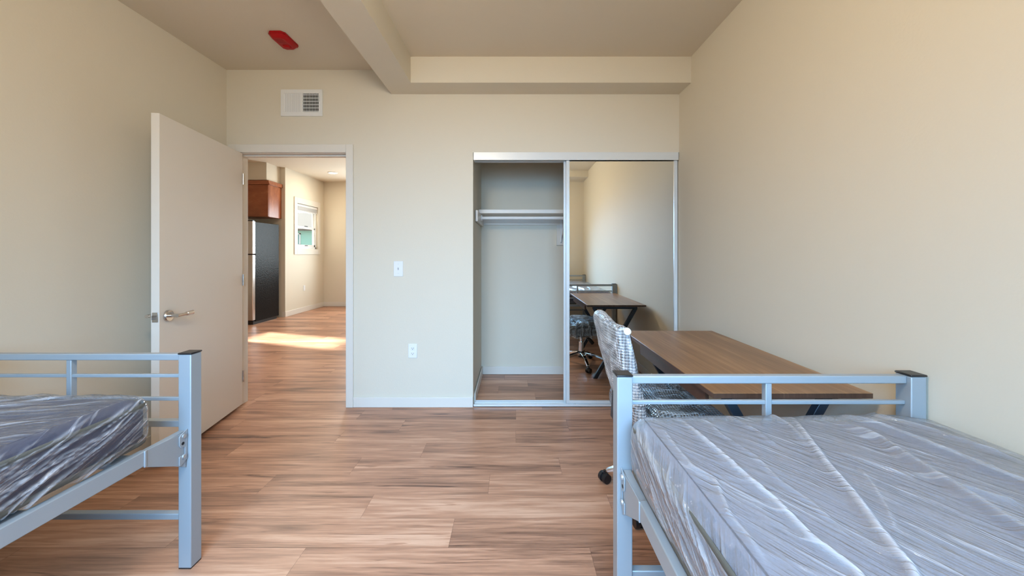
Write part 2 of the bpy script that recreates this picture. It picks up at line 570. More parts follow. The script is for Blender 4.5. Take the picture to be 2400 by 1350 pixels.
# door casing, jamb lining, strike plate
m = MB()
m.box(DX1, -1.294, YB - 0.014, YB, 0, 2.128)
m.box(DX0 - 0.06, DX0, YB - 0.014, YB, 0, 2.128)
m.box(DX0, DX1, YB - 0.014, YB, DZ, 2.128)
struct(m.build('trim_3', M['trim'], bevel=0.003))
m = MB()
m.box(DX1, DX1 + 0.016, YB, YB + WT, 0, DZ)
m.box(DX0 - 0.001, DX0 + 0.004, YB, YB + WT, 0, DZ)
m.box(DX0, DX1, YB, YB + WT, DZ - 0.004, DZ + 0.001)
m.box(DX0, DX1, YB + 0.048, YB + 0.086, DZ - 0.018, DZ - 0.004)
struct(m.build('trim_4', M['trim'], bevel=0.002))
tag(MB().box(DX1 - 0.003, DX1 + 0.001, YB + 0.004, YB + 0.034, 0.845, 0.915).build('strike_plate', M['satin'], bevel=0.001),
    'small steel strike plate on the latch-side jamb of the open doorway', 'strike plate')

# ------------------------------------------------------------------ windows
def window(name, axis, pos, a0, a1, z0, z1, out, sashes=True):
    """axis 'x': the wall is at x = pos and the opening runs along y; out: sign of the outdoor side"""
    def bx(m, p0, p1, a, b, c, d):
        lo, hi = sorted((pos + out * p0, pos + out * p1))
        m.box(lo, hi, a, b, c, d) if axis == 'x' else m.box(a, b, lo, hi, c, d)
    f = MB()
    t = 0.045
    for (a, b, c, d) in ((a0, a0 + t, z0, z1), (a1 - t, a1, z0, z1), (a0, a1, z0, z0 + t), (a0, a1, z1 - t, z1)):
        bx(f, 0.03, 0.10, a, b, c, d)
    root = struct(f.build(name, M['white'], bevel=0.003))
    zm = 0.5 * (z0 + z1) - 0.01
    if sashes:
        s = MB()
        for (a, b, c, d) in ((a0 + t, a0 + 2 * t, z0 + t, zm), (a1 - 2 * t, a1 - t, z0 + t, zm),
                             (a0 + t, a1 - t, z0 + t, z0 + 2 * t), (a0 + t, a1 - t, zm - 0.03, zm + 0.02)):
            bx(s, 0.035, 0.062, a, b, c, d)
        s.build('lower_sash', M['white'], root, bevel=0.002)
        s = MB()
        for (a, b, c, d) in ((a0 + t, a0 + 1.7 * t, zm, z1 - t), (a1 - 1.7 * t, a1 - t, zm, z1 - t), (a0 + t, a1 - t, z1 - 1.6 * t, z1 - t)):
            bx(s, 0.066, 0.09, a, b, c, d)
        s.build('upper_sash', M['white'], root, bevel=0.002)
        g = MB()
        bx(g, 0.046, 0.050, a0 + 2 * t, a1 - 2 * t, z0 + 2 * t, zm - 0.03)
        g.build('lower_pane', M['glass'], root)
        g = MB()
        bx(g, 0.076, 0.080, a0 + 1.7 * t, a1 - 1.7 * t, zm + 0.02, z1 - 1.6 * t)
        g.build('upper_pane', M['glass'], root)
        for zz in (zm + 0.02, z0 + t + 0.02):
            l = MB()
            am = 0.5 * (a0 + a1)
            bx(l, 0.026, 0.046, am - 0.05, am + 0.05, zz, zz + 0.014)
            l.build('latch', M['steel'], root)
    else:
        g = MB()
        bx(g, 0.06, 0.064, a0 + t, a1 - t, z0 + t, z1 - t)
        g.build('pane', M['glass'], root)
    return root

kw = window('window_1', 'x', KX, KWY0, KWY1, KWZ0, KWZ1, -1)
m = MB()
c0, c1, c2, c3, ct = 7.39, 8.374, 1.225, 2.41, 0.016
m.box(KX, KX + ct, c0, KWY0, c2, c3).box(KX, KX + ct, KWY1, c1, c2, c3)
m.box(KX, KX + ct, KWY0, KWY1, c2, KWZ0).box(KX, KX + ct, KWY0, KWY1, KWZ1, c3)
struct(m.build('trim_5', M['trim'], bevel=0.003))
window('window_2', 'y', YR, WX0, WX1, WZ0, WZ1, -1, sashes=False)
window('window_3', 'x', KXL, SWY0, SWY1, SWZ0, SWZ1, -1, sashes=False)
window('window_4', 'y', KYF, K2X0, K2X1, K2Z0, K2Z1, 1, sashes=False)
bl = thing('window_blind', 'raised pale mini blind bunched at the top of the kitchen window', 'blind', (KX - 0.014, 0.5 * (KWY0 + KWY1), KWZ1 - 0.012))
hw_ = 0.5 * (KWY1 - KWY0) - 0.012
MB().box(-0.014, 0.012, -hw_, hw_, -0.045, 0.0).build('headrail', M['blind'], bl, bevel=0.003)
m = MB()
for i in range(12):
    m.box(-0.013, 0.011, -hw_ + 0.01, hw_ - 0.01, -0.050 - i * 0.006 - 0.0035, -0.050 - i * 0.006)
o = m.build('slat_stack', M['blind'], bl)
MB().box(-0.013, 0.011, -hw_ + 0.01, hw_ - 0.01, -0.140, -0.124).build('bottom_rail', M['blind'], bl, bevel=0.003)
MB().cyl((0.010, hw_ - 0.08, -0.05), (0.010, hw_ - 0.08, -0.62), 0.003, seg=8).cyl((0.010, hw_ - 0.08, -0.62), (0.010, hw_ - 0.08, -0.66), 0.006, 0.003, seg=8).build('pull_cord', M['blind'], bl)

# outdoors: ground and the neighbour's house
g = MB().box(-70, 40, -40, 70, -0.42, -0.30).build('ground', M['ground'])
struct(g)
hs = thing('neighbouring_house', 'pale green stucco house with a grey shingle roof beyond the kitchen window', 'house', (-17, 27, -0.3))
MB().box(-9, 9, 0, 6, 0, 3.45).build('wall', M['stucco'], hs)
m = MB()
m.prism([(-9.5, -0.5, 3.35), (-9.5, 3.0, 4.9), (-9.5, 6.5, 3.35), (-9.5, 6.5, 3.20), (-9.5, 3.0, 4.72), (-9.5, -0.5, 3.20)], (19, 0, 0))
m.build('roof', M['shingle'], hs)
wf = MB()
for (a, b, c, d) in ((0.62, 0.70, 2.15, 3.05), (1.10, 1.18, 2.15, 3.05), (0.62, 1.18, 2.15, 2.23), (0.62, 1.18, 2.97, 3.05)):
    wf.box(a, b, -0.06, 0.02, c, d)
w_ = wf.build('window', M['white'], hs)
MB().box(0.70, 1.10, -0.02, -0.015, 2.23, 2.97).build('pane', plain('reflecting_pane', (0.25, 0.40, 0.40), 0.1), w_)

# ------------------------------------------------------------------ bedroom door (open)
hinge = Vector((-2.196, YB, 0))
edge = Vector((-2.043, 850 / (289 * 1.405), 0))
ddir = (edge - hinge)
DL = ddir.length
rz = math.atan2(ddir.y, ddir.x)
# local frame: +x along the leaf from hinge to free edge; the face we see is on local +y
door = MB().box(0.0, DL, -0.042, 0.0, 0.026, 2.056).build('door_1', M['door'], bevel=0.0015)
door.location = hinge
door.rotation_euler = (0, 0, rz)
struct(door)
def lever(side):
    s = 1 if side > 0 else -1
    y0 = 0.0 if side > 0 else -0.042
    xb, zb = DL - 0.062, 0.876
    a = MB().cyl((xb, y0, zb), (xb, y0 + s * 0.007, zb), 0.034, seg=40).cyl((xb, y0 + s * 0.007, zb), (xb, y0 + s * 0.014, zb), 0.034, 0.031, seg=40)
    rose = a.build('door_handle', M['satin'], door, smooth=True)
    b = MB().cyl((xb, y0 + s * 0.013, zb), (xb, y0 + s * 0.058, zb), 0.0105, seg=20)
    b.build('spindle', M['satin'], rose, smooth=True)
    c = MB()
    pts = [(xb + 0.012, y0 + s * 0.056, zb), (xb - 0.03, y0 + s * 0.058, zb), (xb - 0.062, y0 + s * 0.060, zb), (xb - 0.064, y0 + s * 0.060, zb), (xb - 0.120, y0 + s * 0.061, zb + 0.001)]
    secs = [circ(0.0105, 16), circ(0.0095, 16), circ(0.0095, 16), circ(0.0125, 16), [(x * 0.6, y * 1.15) for x, y in circ(0.0125, 16)]]
    c.sweep(pts, secs)
    c.build('lever', M['satin'], rose, smooth=True)
lever(1)
lever(-1)
lp = MB().box(DL - 0.0005, DL + 0.0015, -0.036, -0.006, 0.848, 0.905).build('latch_plate', M['satin'], door, bevel=0.0005)
MB().prism([(DL + 0.001, -0.030, 0.864), (DL + 0.001, -0.012, 0.864), (DL + 0.013, -0.030, 0.864)], (0, 0, 0.024)).build('latch_bolt', M['chrome'], lp)
for zz in (0.25, 1.03, 1.85):
    MB().cyl((-0.004, 0.004, zz - 0.045), (-0.004, 0.004, zz + 0.045), 0.006, seg=14).build('hinge', M['satin'], door, smooth=True)

# ------------------------------------------------------------------ wall fittings
v = thing('air_vent', 'white air supply register high on the wall above the doorway', 'vent', (-1.711, YB, 2.4635))
vw, vh = 0.168, 0.1075
m = MB()
def holed_plate(m, X, Z, skip, y0, y1):
    """plate between grid lines X and Z with some cells left open"""
    for i in range(len(X) - 1):
        for j in range(len(Z) - 1):
            if (i, j) not in skip:
                m.box(X[i], X[i + 1], y0, y1, Z[j], Z[j + 1])
    bmesh.ops.remove_doubles(m.bm, verts=m.bm.verts, dist=1e-5)
    seen = {}
    for f in list(m.bm.faces):
        seen.setdefault(frozenset(f.verts), []).append(f)
    bmesh.ops.delete(m.bm, geom=[f for v_ in seen.values() if len(v_) > 1 for f in v_], context='FACES')
holed_plate(m, [-vw, -vw + 0.028, -0.006, 0.008, vw - 0.028, vw], [-vh, -vh + 0.034, vh - 0.032, vh], {(1, 1), (3, 1)}, -0.012, 0)
m.build('frame', M['white'], v, bevel=0.002)
MB().box(-vw + 0.01, vw - 0.01, -0.0015, -0.0002, -vh + 0.01, vh - 0.01).build('duct_shade_plate', M['dark'], v)  # black plate on the wall, painted in for the shade inside the duct
for i in range(11):
    x = -vw + 0.032 + i * 0.0125
    b = MB().box(-0.0049, 0.0049, -0.0006, 0.0006, -vh + 0.033, vh - 0.031)
    b.xf(Matrix.Translation((x, -0.006, 0)) @ Matrix.Rotation(R(28), 4, 'Z'))
    b.build('louver', M['white'], v)
for i in range(11):
    x = 0.013 + i * 0.0124
    b = MB().box(-0.0042, 0.0042, -0.0017, 0.0017, -vh + 0.033, vh - 0.031)
    b.xf(Matrix.Translation((x, -0.0075, 0)) @ Matrix.Rotation(R(118), 4, 'Z'))
    b.build('louver', M['white'], v)
for i in range(6):
    z = -vh + 0.040 + i * 0.0265
    MB().box(0.008, vw - 0.028, -0.0038, -0.0022, z, z + 0.0045).build('crossbar', M['white'], v)
MB().box(vw - 0.026, vw - 0.02, -0.024, -0.011, 0.01, 0.055).build('damper_lever', M['white'], v, bevel=0.001)

s = thing('light_switch', 'white toggle light switch plate between the doorway and the closet', 'light switch', (-0.931, YB, 1.121))
MB().box(-0.038, 0.038, -0.006, 0, -0.062, 0.062).build('wall_plate', M['white'], s, bevel=0.003)
MB().box(-0.006, 0.006, -0.0075, -0.006, -0.013, 0.013).prism([(-0.0045, -0.007, -0.008), (-0.0045, -0.007, 0.006), (-0.0045, -0.019, 0.012), (-0.0045, -0.018, 0.005)], (0.009, 0, 0)).build('toggle', M['blind'], s)
for zz in (-0.038, 0.038):
    MB().cyl((0, -0.006, zz), (0, -0.0072, zz), 0.0032, seg=12).build('screw', M['blind'], s)

def outlet(name, label, loc, rz, small=False):
    o = thing(name, label, 'outlet', loc, rz)
    MB().box(-0.036, 0.036, -0.006, 0, -0.057, 0.057).build('wall_plate', M['white'], o, bevel=0.003)
    for zz in (-0.021, 0.021):
        f = MB().box(-0.0165, 0.0165, -0.0085, -0.006, zz - 0.0135, zz + 0.0135).build('receptacle', M['white'], o, bevel=0.004, seg=3)
        if not small:
            MB().box(-0.0085, -0.0062, -0.0089, -0.0083, zz - 0.002, zz + 0.0065).box(0.0062, 0.0085, -0.0089, -0.0083, zz - 0.002, zz + 0.0065).cyl((0, -0.0083, zz - 0.007), (0, -0.0089, zz - 0.007), 0.0028, seg=10).build('slots', M['dark'], f)
    return o
outlet('wall_outlet', 'white duplex power outlet low on the wall beside the closet', (-0.8145, YB, 0.4565), 0)
outlet('wall_outlet', 'small white outlet below the kitchen window', (KX, 7.75, 0.506), R(90), True)
outlet('wall_outlet', 'white outlet low on the side wall behind the desk', (XR, 2.62, 0.42), R(-90), True)

# fire alarm: red horn strobe on the ceiling
fa = thing('fire_alarm', 'red fire alarm horn strobe on the ceiling near the beam', 'fire alarm', (-1.592, 2.515, ZC))
def taper(x0, y0, x1, y1, z0, z1, cut=0.022):
    def ring(x, y, z, c):
        return [(-x + c, -y, z), (x - c, -y, z), (x, -y + c, z), (x, y - c, z), (x - c, y, z), (-x + c, y, z), (-x, y - c, z), (-x, -y + c, z)]
    m = MB()
    a = [m.bm.verts.new(p) for p in ring(x0, y0, z0, cut)]
    b = [m.bm.verts.new(p) for p in ring(x1, y1, z1, cut * 0.8)]
    m.bm.faces.new(a)
    m.bm.faces.new(b[::-1])
    for i in range(8):
        m.bm.faces.new([a[i], b[i], b[(i + 1) % 8], a[(i + 1) % 8]])
    return m
taper(0.058, 0.094, 0.058, 0.094, 0.0, -0.012).build('base', M['red'], fa, bevel=0.002)
taper(0.057, 0.093, 0.040, 0.074, -0.012, -0.036).build('cover', M['red'], fa, bevel=0.003)
m = MB()
for i in range(5):
    m.box(-0.026, 0.026, -0.056 + i * 0.010, -0.051 + i * 0.010, -0.0372, -0.0355)
m.build('horn_grille', M['red_dark'], fa)
taper(0.026, 0.022, 0.018, 0.014, -0.036, -0.046, 0.008).build('strobe_lens', M['red'], fa, bevel=0.002, loc=(0, 0.035, 0))

# kitchen downlight
def downlight(x, y, label, energy):
    d = thing('recessed_light', label, 'ceiling light', (x, y, KZ))
    m = MB()
    n = 32
    ri = [[m.bm.verts.new((r * math.cos(2 * math.pi * i / n), r * math.sin(2 * math.pi * i / n), z)) for i in range(n)] for r, z in ((0.098, 0.0), (0.094, -0.010), (0.074, -0.010), (0.070, -0.002))]
    for a, b in zip(ri[:-1], ri[1:]):
        for i in range(n):
            m.bm.faces.new([a[i], a[(i + 1) % n], b[(i + 1) % n], b[i]])
    m.build('trim_ring', M['white'], d, smooth=True)
    MB().cyl((0, 0, -0.001), (0, 0, -0.006), 0.073, seg=32).build('lens', M['lens'], d)
    l = lamp('downlight_lamp', 'AREA', (0, 0, -0.015), energy, (1.0, 0.80, 0.56), (0, 0, 0), 0.14)
    l.parent = d
downlight(-3.77, 7.57, 'lit round recessed ceiling light seen through the open doorway', 9)

# ------------------------------------------------------------------ kitchen: fridge and cabinet
fr = thing('refrigerator', 'stainless fronted refrigerator with black textured sides in the kitchen alcove', 'refrigerator', (-4.90, 6.30, 0))
fx = 0.37
MB().box(-fx, fx, 0.075, 0.71, 0.05, 1.80).build('body', M['fridge'], fr, bevel=0.004)
MB().box(-fx + 0.01, fx - 0.01, 0.03, 0.66, 0.0, 0.06).build('toe_grille', M['black'], fr)
for nm, z0, z1, h0, h1 in (('freezer_door', 1.235, 1.812, 1.26, 1.66), ('fridge_door', 0.075, 1.222, 0.62, 1.20)):
    d = MB().box(-fx, fx, 0.0, 0.072, z0, z1).build(nm, M['stainless'], fr, bevel=0.008, seg=3)
    h = MB()
    h.sweep([(-fx + 0.05, 0.0, h0), (-fx + 0.05, -0.05, h0 + 0.03), (-fx + 0.05, -0.055, 0.5 * (h0 + h1)), (-fx + 0.05, -0.05, h1 - 0.03), (-fx + 0.05, 0.0, h1)], circ(0.013, 10), up=(1, 0, 0))
    h.build('handle', M['stainless'], d, smooth=True)
MB().box(fx - 0.12, fx, 0.0, 0.05, 1.812, 1.826).build('hinge_cover', M['black'], fr, bevel=0.003)

cb = thing('wall_cabinet', 'cherry wood wall cabinet above the refrigerator', 'cabinet', (-4.925, 6.72, 1.925))
cx_ = 0.385
MB().box(-cx_, cx_, 0.022, 0.385, 0, 0.60).build('body', M['cab'], cb, bevel=0.002)
dr = MB().box(-cx_ + 0.003, cx_ - 0.003, 0.0, 0.02, 0.004, 0.595).build('door', M['cab'], cb, bevel=0.003)
h = MB()
h.sweep([(-0.02, 0, 0.06), (-0.02, -0.028, 0.062), (-0.02, -0.028, 0.156), (-0.02, 0, 0.158)], rect(0.005, 0.005), up=(1, 0, 0))
h.build('handle', plain('bronze_pull', (0.05, 0.02, 0.012), 0.4, metal=0.6), dr, bevel=0.001)
m = MB()
m.prism([(-cx_ - 0.01, -0.004, 0.60), (-cx_ - 0.01, -0.03, 0.655), (-cx_ - 0.01, -0.03, 0.672), (-cx_ - 0.01, 0.385, 0.672), (-cx_ - 0.01, 0.385, 0.60)], (2 * cx_ + 0.035, 0, 0))
m.build('crown_moulding', M['cab'], cb, bevel=0.004)

# ------------------------------------------------------------------ closet: tracks, mirror doors, shelf, rod
XM0, XM1 = CX0 + 0.004, XR - 0.006
tr = thing('closet_track', 'white aluminium head and floor track of the sliding closet doors', 'door track', (0, YB, 0))
m = MB()
m.box(XM0, XM1, -0.004, 0.004, 2.003, CZ).box(XM0, XM1, 0.004, 0.086, 2.052, CZ).box(XM0, XM1, 0.080, 0.086, 2.003, 2.052).box(XM0, XM1, 0.040, 0.044, 2.003, 2.052)
m.build('header', M['alu'], tr, bevel=0.001)
m = MB()
m.box(XM0, XM1, 0.0, 0.088, 0.0, 0.006).box(XM0, XM1, 0.0, 0.007, 0.0, 0.022).box(XM0, XM1, 0.022, 0.028, 0.0, 0.016).box(XM0, XM1, 0.058, 0.064, 0.0, 0.016).box(XM0, XM1, 0.081, 0.088, 0.0, 0.022)
m.build('sill_track', M['alu'], tr, bevel=0.001)

def mirror_door(label, x0, x1, y):
    t = thing('mirror_door', label, 'mirror door', (x0, y, 0.020))
    w, z1, st = x1 - x0, 2.02, 0.026
    m = MB()
    m.box(0, st, -0.012, 0.012, 0, z1).box(w - st, w, -0.012, 0.012, 0, z1)
    m.box(0.004, 0.008, -0.014, 0.012, 0, z1).box(0.014, 0.018, -0.014, 0.012, 0, z1)
    m.build('stile', M['alu'], t, bevel=0.001)
    MB().box(st, w - st, -0.012, 0.012, 0, 0.026).build('bottom_rail', M['alu'], t, bevel=0.001)
    MB().box(st, w - st, -0.012, 0.012, z1 - 0.026, z1).build('top_rail', M['alu'], t, bevel=0.001)
    MB().box(st, w - st, -0.004, 0.004, 0.026, z1 - 0.026).build('mirror', M['mirror'], t)
    m = MB()
    for xx in (0.06, w - 0.08):
        m.box(xx, xx + 0.02, -0.008, 0.008, -0.012, 0.002)
    m.build('roller', M['dark'], t)
    return t
mirror_door('front sliding mirror door reflecting the desk and chair', 0.432, XM1 - 0.002, YB + 0.025)
mirror_door('rear sliding mirror door tucked behind the front one', 0.415, XM1 - 0.022, YB + 0.061)

def zof(py, s):
    return HC - (py - CY) / s
SH0, SH1 = 3.386, YCB
sh = thing('closet_shelf', 'cream closet shelf with wall cleats and a slanted bracket', 'shelf', (0, YCB, 1.62))
MB().box(CX0 + 0.001, XR - 0.001, SH0 - YCB, -0.001, 0.0, 0.037).build('board', M['trim'], sh, bevel=0.003)
MB().box(CX0 + 0.001, CX0 + 0.021, 3.114 - YCB, -0.021, -0.098, -0.001).build('side_cleat', M['trim'], sh, bevel=0.002)
MB().box(CX0 + 0.001, XR - 0.001, -0.02, -0.001, -0.082, -0.001).build('back_cleat', M['trim'], sh, bevel=0.002)
MB().box(0.445, 0.535, -0.0215, -0.001, -0.29, -0.0825).build('bracket_board', M['trim'], sh, bevel=0.002)
br = MB()
br.sweep([(0.492, -0.023, -0.255), (0.492, -0.05, -0.21), (0.492, -0.24, -0.05), (0.492, -0.31, -0.004)], rect(0.011, 0.0025), up=(1, 0, 0))
br.box(0.481, 0.503, -0.0255, -0.021, -0.275, -0.02)
br.build('bracket', M['white'], sh, bevel=0.001)
MB().cyl((0.490, -0.0255, -0.262), (0.490, -0.028, -0.262), 0.006, seg=12).build('screw', M['satin'], sh)
rd = thing('closet_rod', 'white round hanging rod under the closet shelf', 'closet rod', (0, 3.455, 1.583))
MB().cyl((CX0 + 0.024, 0, 0), (XR - 0.004, 0, 0), 0.0155, seg=24).build('rod', M['white'], rd, smooth=True)
MB().cyl((CX0 + 0.021, 0, 0), (CX0 + 0.032, 0, 0), 0.027, seg=24).build('rod_cup', M['white'], rd, smooth=True)

# ------------------------------------------------------------------ beds
BW, BL, PS, PH = 0.5, 2.05, 0.05, 0.846     # half width, length, post side, post height

def make_bed(label):
    b = thing('bed_frame', label, 'bed', (0, 0, 0), 0, 'metal bed frames')
    for ye in (0.0, -BL + PS):
        for sx in (-1, 1):
            xa, xb = sorted((sx * BW, sx * (BW - PS)))
            lg = MB().box(xa, xb, ye, ye + PS, 0.004, PH).build('leg', M['bed'], b, bevel=0.003)
            MB().box(xa - 0.002, xb + 0.002, ye - 0.002, ye + PS + 0.002, PH, PH + 0.007).build('cap', M['black'], lg, bevel=0.003)
            MB().box(xa + 0.001, xb - 0.001, ye + 0.001, ye + PS - 0.001, 0.0, 0.006).build('foot', M['black'], lg)
        xi = BW - PS
        yc = ye + PS / 2
        MB().box(-xi, xi, yc - 0.0125, yc + 0.0125, 0.820, 0.8455).build('top_rail', M['bed'], b, bevel=0.003)
        for z0, z1, hd in ((0.750, 0.763, 0.0065), (0.657, 0.671, 0.0065), (0.555, 0.580, 0.0125)):
            MB().box(-xi, xi, yc - hd, yc + hd, z0, z1).build('crossbar', M['bed'], b, bevel=0.002)
        MB().box(-xi, xi, yc - 0.0125, yc + 0.0125, 0.185, 0.209).build('stretcher', M['bed'], b, bevel=0.003)
        MB().box(-0.010, 0.010, yc - 0.0105, yc + 0.0105, 0.580, 0.820).build('strut', M['bed'], b, bevel=0.002)
    for sx in (-1, 1):
        xo = sx * (BW - 0.0155)
        xa, xb = sorted((xo, xo - sx * 0.025))
        r = MB().box(xa, xb, -BL + PS + 0.07, -0.155, 0.502, 0.555).build('side_rail', M['bed'], b, bevel=0.003)
        for ye, d in ((0.0, -1), (-BL + PS, 1)):
            y_ = lambda t: (ye + d * t) if d < 0 else (ye + PS + t)
            xp = xo - sx * 0.0035
            a = [(xp, y_(0.004), 0.545), (xp, y_(0.165), 0.5555), (xp, y_(0.165), 0.500), (xp, y_(0.05), 0.435), (xp, y_(0.004), 0.405)]
            ar = MB().prism(a, (sx * 0.0035, 0, 0)).box(min(xp, xp - sx * 0.024), max(xp, xp - sx * 0.024), *sorted((y_(0.004), y_(0.165))), 0.5455, 0.5495).build('rail_arm', M['bed'], r, bevel=0.001)
            MB().box(xo - 0.003, xo + 0.003, *sorted((y_(0.158), y_(0.166))), 0.498, 0.556).build('weld', M['bed'], r, bevel=0.002)
            xh = xo + sx * 0.0005
            hk = [(xh, y_(0.002), 0.556), (xh, y_(0.028), 0.545), (xh, y_(0.036), 0.538), (xh, y_(0.036), 0.505), (xh, y_(0.030), 0.495), (xh, y_(0.012), 0.490),
                  (xh, y_(0.012), 0.452), (xh, y_(0.022), 0.444), (xh, y_(0.022), 0.462), (xh, y_(0.036), 0.462), (xh, y_(0.036), 0.428), (xh, y_(0.030), 0.424), (xh, y_(0.002), 0.440)]
            MB().prism(hk, (sx * 0.004, 0, 0)).build('hook_plate', M['bed'], r, bevel=0.001)
            for zz in (0.535, 0.456):
                MB().cyl((xh + sx * 0.003, y_(0.018), zz), (xh + sx * 0.008, y_(0.018), zz), 0.0085, 0.0075, seg=20).build('rivet', M['rivet'], r, smooth=True)
            MB().cyl((xh + sx * 0.0035, y_(0.022), 0.508), (xh + sx * 0.0046, y_(0.022), 0.508), 0.006, seg=16).build('bolt_hole_disc', M['dark'], r)  # dark disc painted in for the shade of a hole
    for i in range(7):
        y = -0.2 - i * 0.27
        MB().box(-BW + 0.042, BW - 0.042, y - 0.03, y + 0.03, 0.530, 0.545).build('slat', M['bed'], b, bevel=0.002)
    return b

bed_l = make_bed('silver grey metal bed frame beside the open door')
bed_l.location = (-1.7715, 1.430, 0)
bed_r = copy_tree(bed_l)
bed_r.location = (0.8355, 1.171, 0)
bed_r['label'] = 'silver grey metal bed frame in front of the wooden desk'

# ------------------------------------------------------------------ mattresses
def shell(hx, hy, hz, r, step, bottom=False, fade=None):
    """rounded box as quads: vertex positions, normals, faces"""
    def lin(h):
        n = max(2, int(round(2 * h / step)))
        return np.linspace(-h, h, n + 1)
    X, Y, Z = lin(hx), lin(hy), lin(hz)
    P, Fc, off = [], [], 0
    def grid(A, B, fn, flip):
        nonlocal off
        a, b = np.meshgrid(A, B, indexing='ij')
        P.append(fn(a.ravel(), b.ravel()))
        na, nb = len(A), len(B)
        i = (np.arange(na - 1)[:, None] * nb + np.arange(nb - 1)[None, :]).ravel() + off
        q = np.stack([i, i + nb, i + nb + 1, i + 1], 1)
        Fc.append(q[:, ::-1] if flip else q)
        off += na * nb
    st = np.stack
    grid(X, Y, lambda a, b: st([a, b, np.full_like(a, hz)], 1), False)
    if bottom:
        grid(X, Y, lambda a, b: st([a, b, np.full_like(a, -hz)], 1), True)
    grid(X, Z, lambda a, b: st([a, np.full_like(a, -hy), b], 1), False)
    grid(X, Z, lambda a, b: st([a, np.full_like(a, hy), b], 1), True)
    grid(Y, Z, lambda a, b: st([np.full_like(a, -hx), a, b], 1), True)
    grid(Y, Z, lambda a, b: st([np.full_like(a, hx), a, b], 1), False)
    P, Fc = np.concatenate(P), np.concatenate(Fc)
    key = np.round(P * 1e5).astype(np.int64)
    _, idx, inv = np.unique(key, axis=0, return_index=True, return_inverse=True)
    inv = inv.ravel()
    P, Fc = P[idx], inv[Fc]
    lim = np.array([hx - r, hy - r, hz - r])
    inner = np.clip(P, -lim, lim)
    d = P - inner
    nrm = d / np.linalg.norm(d, axis=1, keepdims=True)
    return inner + nrm * r, nrm, Fc

def np_mesh(name, P, Fc, mat, parent, fold=None, loc=None, **attrs):
    me = bpy.data.meshes.new(name)
    me.vertices.add(len(P))
    me.vertices.foreach_set('co', P.astype(np.float32).ravel())
    n = len(Fc)
    me.loops.add(n * 4)
    me.loops.foreach_set('vertex_index', Fc.astype(np.int32).ravel())
    me.polygons.add(n)
    me.polygons.foreach_set('loop_start', np.arange(n, dtype=np.int32) * 4)
    me.update(calc_edges=True)
    me.polygons.foreach_set('use_smooth', np.ones(n, dtype=bool))
    if fold is not None:
        me.attributes.new('fold', 'FLOAT', 'POINT').data.foreach_set('value', fold.astype(np.float32))
    for k, v in attrs.items():
        me.attributes.new(k, 'FLOAT', 'POINT').data.foreach_set('value', v.astype(np.float32))
    me.validate()
    me.materials.append(mat)
    o = bpy.data.objects.new(name, me)
    COL.objects.link(o)
    o.parent = parent
    if loc is not None:
        o.location = loc
    return o

def vnoise(P, scale, seed):
    """smooth value noise on 3-D points (numpy)"""
    rng = np.random.RandomState(seed)
    tab = rng.rand(64, 64, 64)
    q = P * np.asarray(scale) + 1000.0
    i = np.floor(q).astype(int)
    f = q - i
    f = f * f * (3 - 2 * f)
    i = i % 64
    j = (i + 1) % 64
    r = 0
    for a, wa in ((i[:, 0], 1 - f[:, 0]), (j[:, 0], f[:, 0])):
        for b, wb in ((i[:, 1], 1 - f[:, 1]), (j[:, 1], f[:, 1])):
            for c, wc in ((i[:, 2], 1 - f[:, 2]), (j[:, 2], f[:, 2])):
                r = r + tab[a, b, c] * wa * wb * wc
    return r

def fold_field(U, folds):
    """U: unfolded film coordinates (n,2); folds: (points, height, width, milk). Returns displacement and gathered-film weight, which also paints the ridge highlights"""
    w = np.zeros(len(U))
    g = np.zeros(len(U))
    for pts, amp, wid, milk in folds:
        pts = np.asarray(pts, float)
        best = np.full(len(U), 9.0)
        lo, hi = pts.min(0) - 4 * wid, pts.max(0) + 4 * wid
        sel = np.where((U > lo).all(1) & (U < hi).all(1))[0]
        if not len(sel):
            continue
        u = U[sel]
        bd = np.full(len(sel), 9.0)
        tt = np.zeros(len(sel))
        n = len(pts) - 1
        for k in range(n):
            a, b = pts[k], pts[k + 1]
            ab = b - a
            t = np.clip(((u - a) @ ab) / (ab @ ab), 0, 1)
            d = np.linalg.norm(u - a - t[:, None] * ab, axis=1)
            m_ = d < bd
            bd = np.where(m_, d, bd)
            tt = np.where(m_, (k + t) / n, tt)
        env = np.clip(np.minimum(tt, 1 - tt) * 7, 0, 1)
        e = np.exp(-(bd / wid) ** 2) * env
        w[sel] += amp * e
        g[sel] = np.maximum(g[sel], milk * np.exp(-(bd / (wid * 0.75)) ** 2) * env)
    return w, g

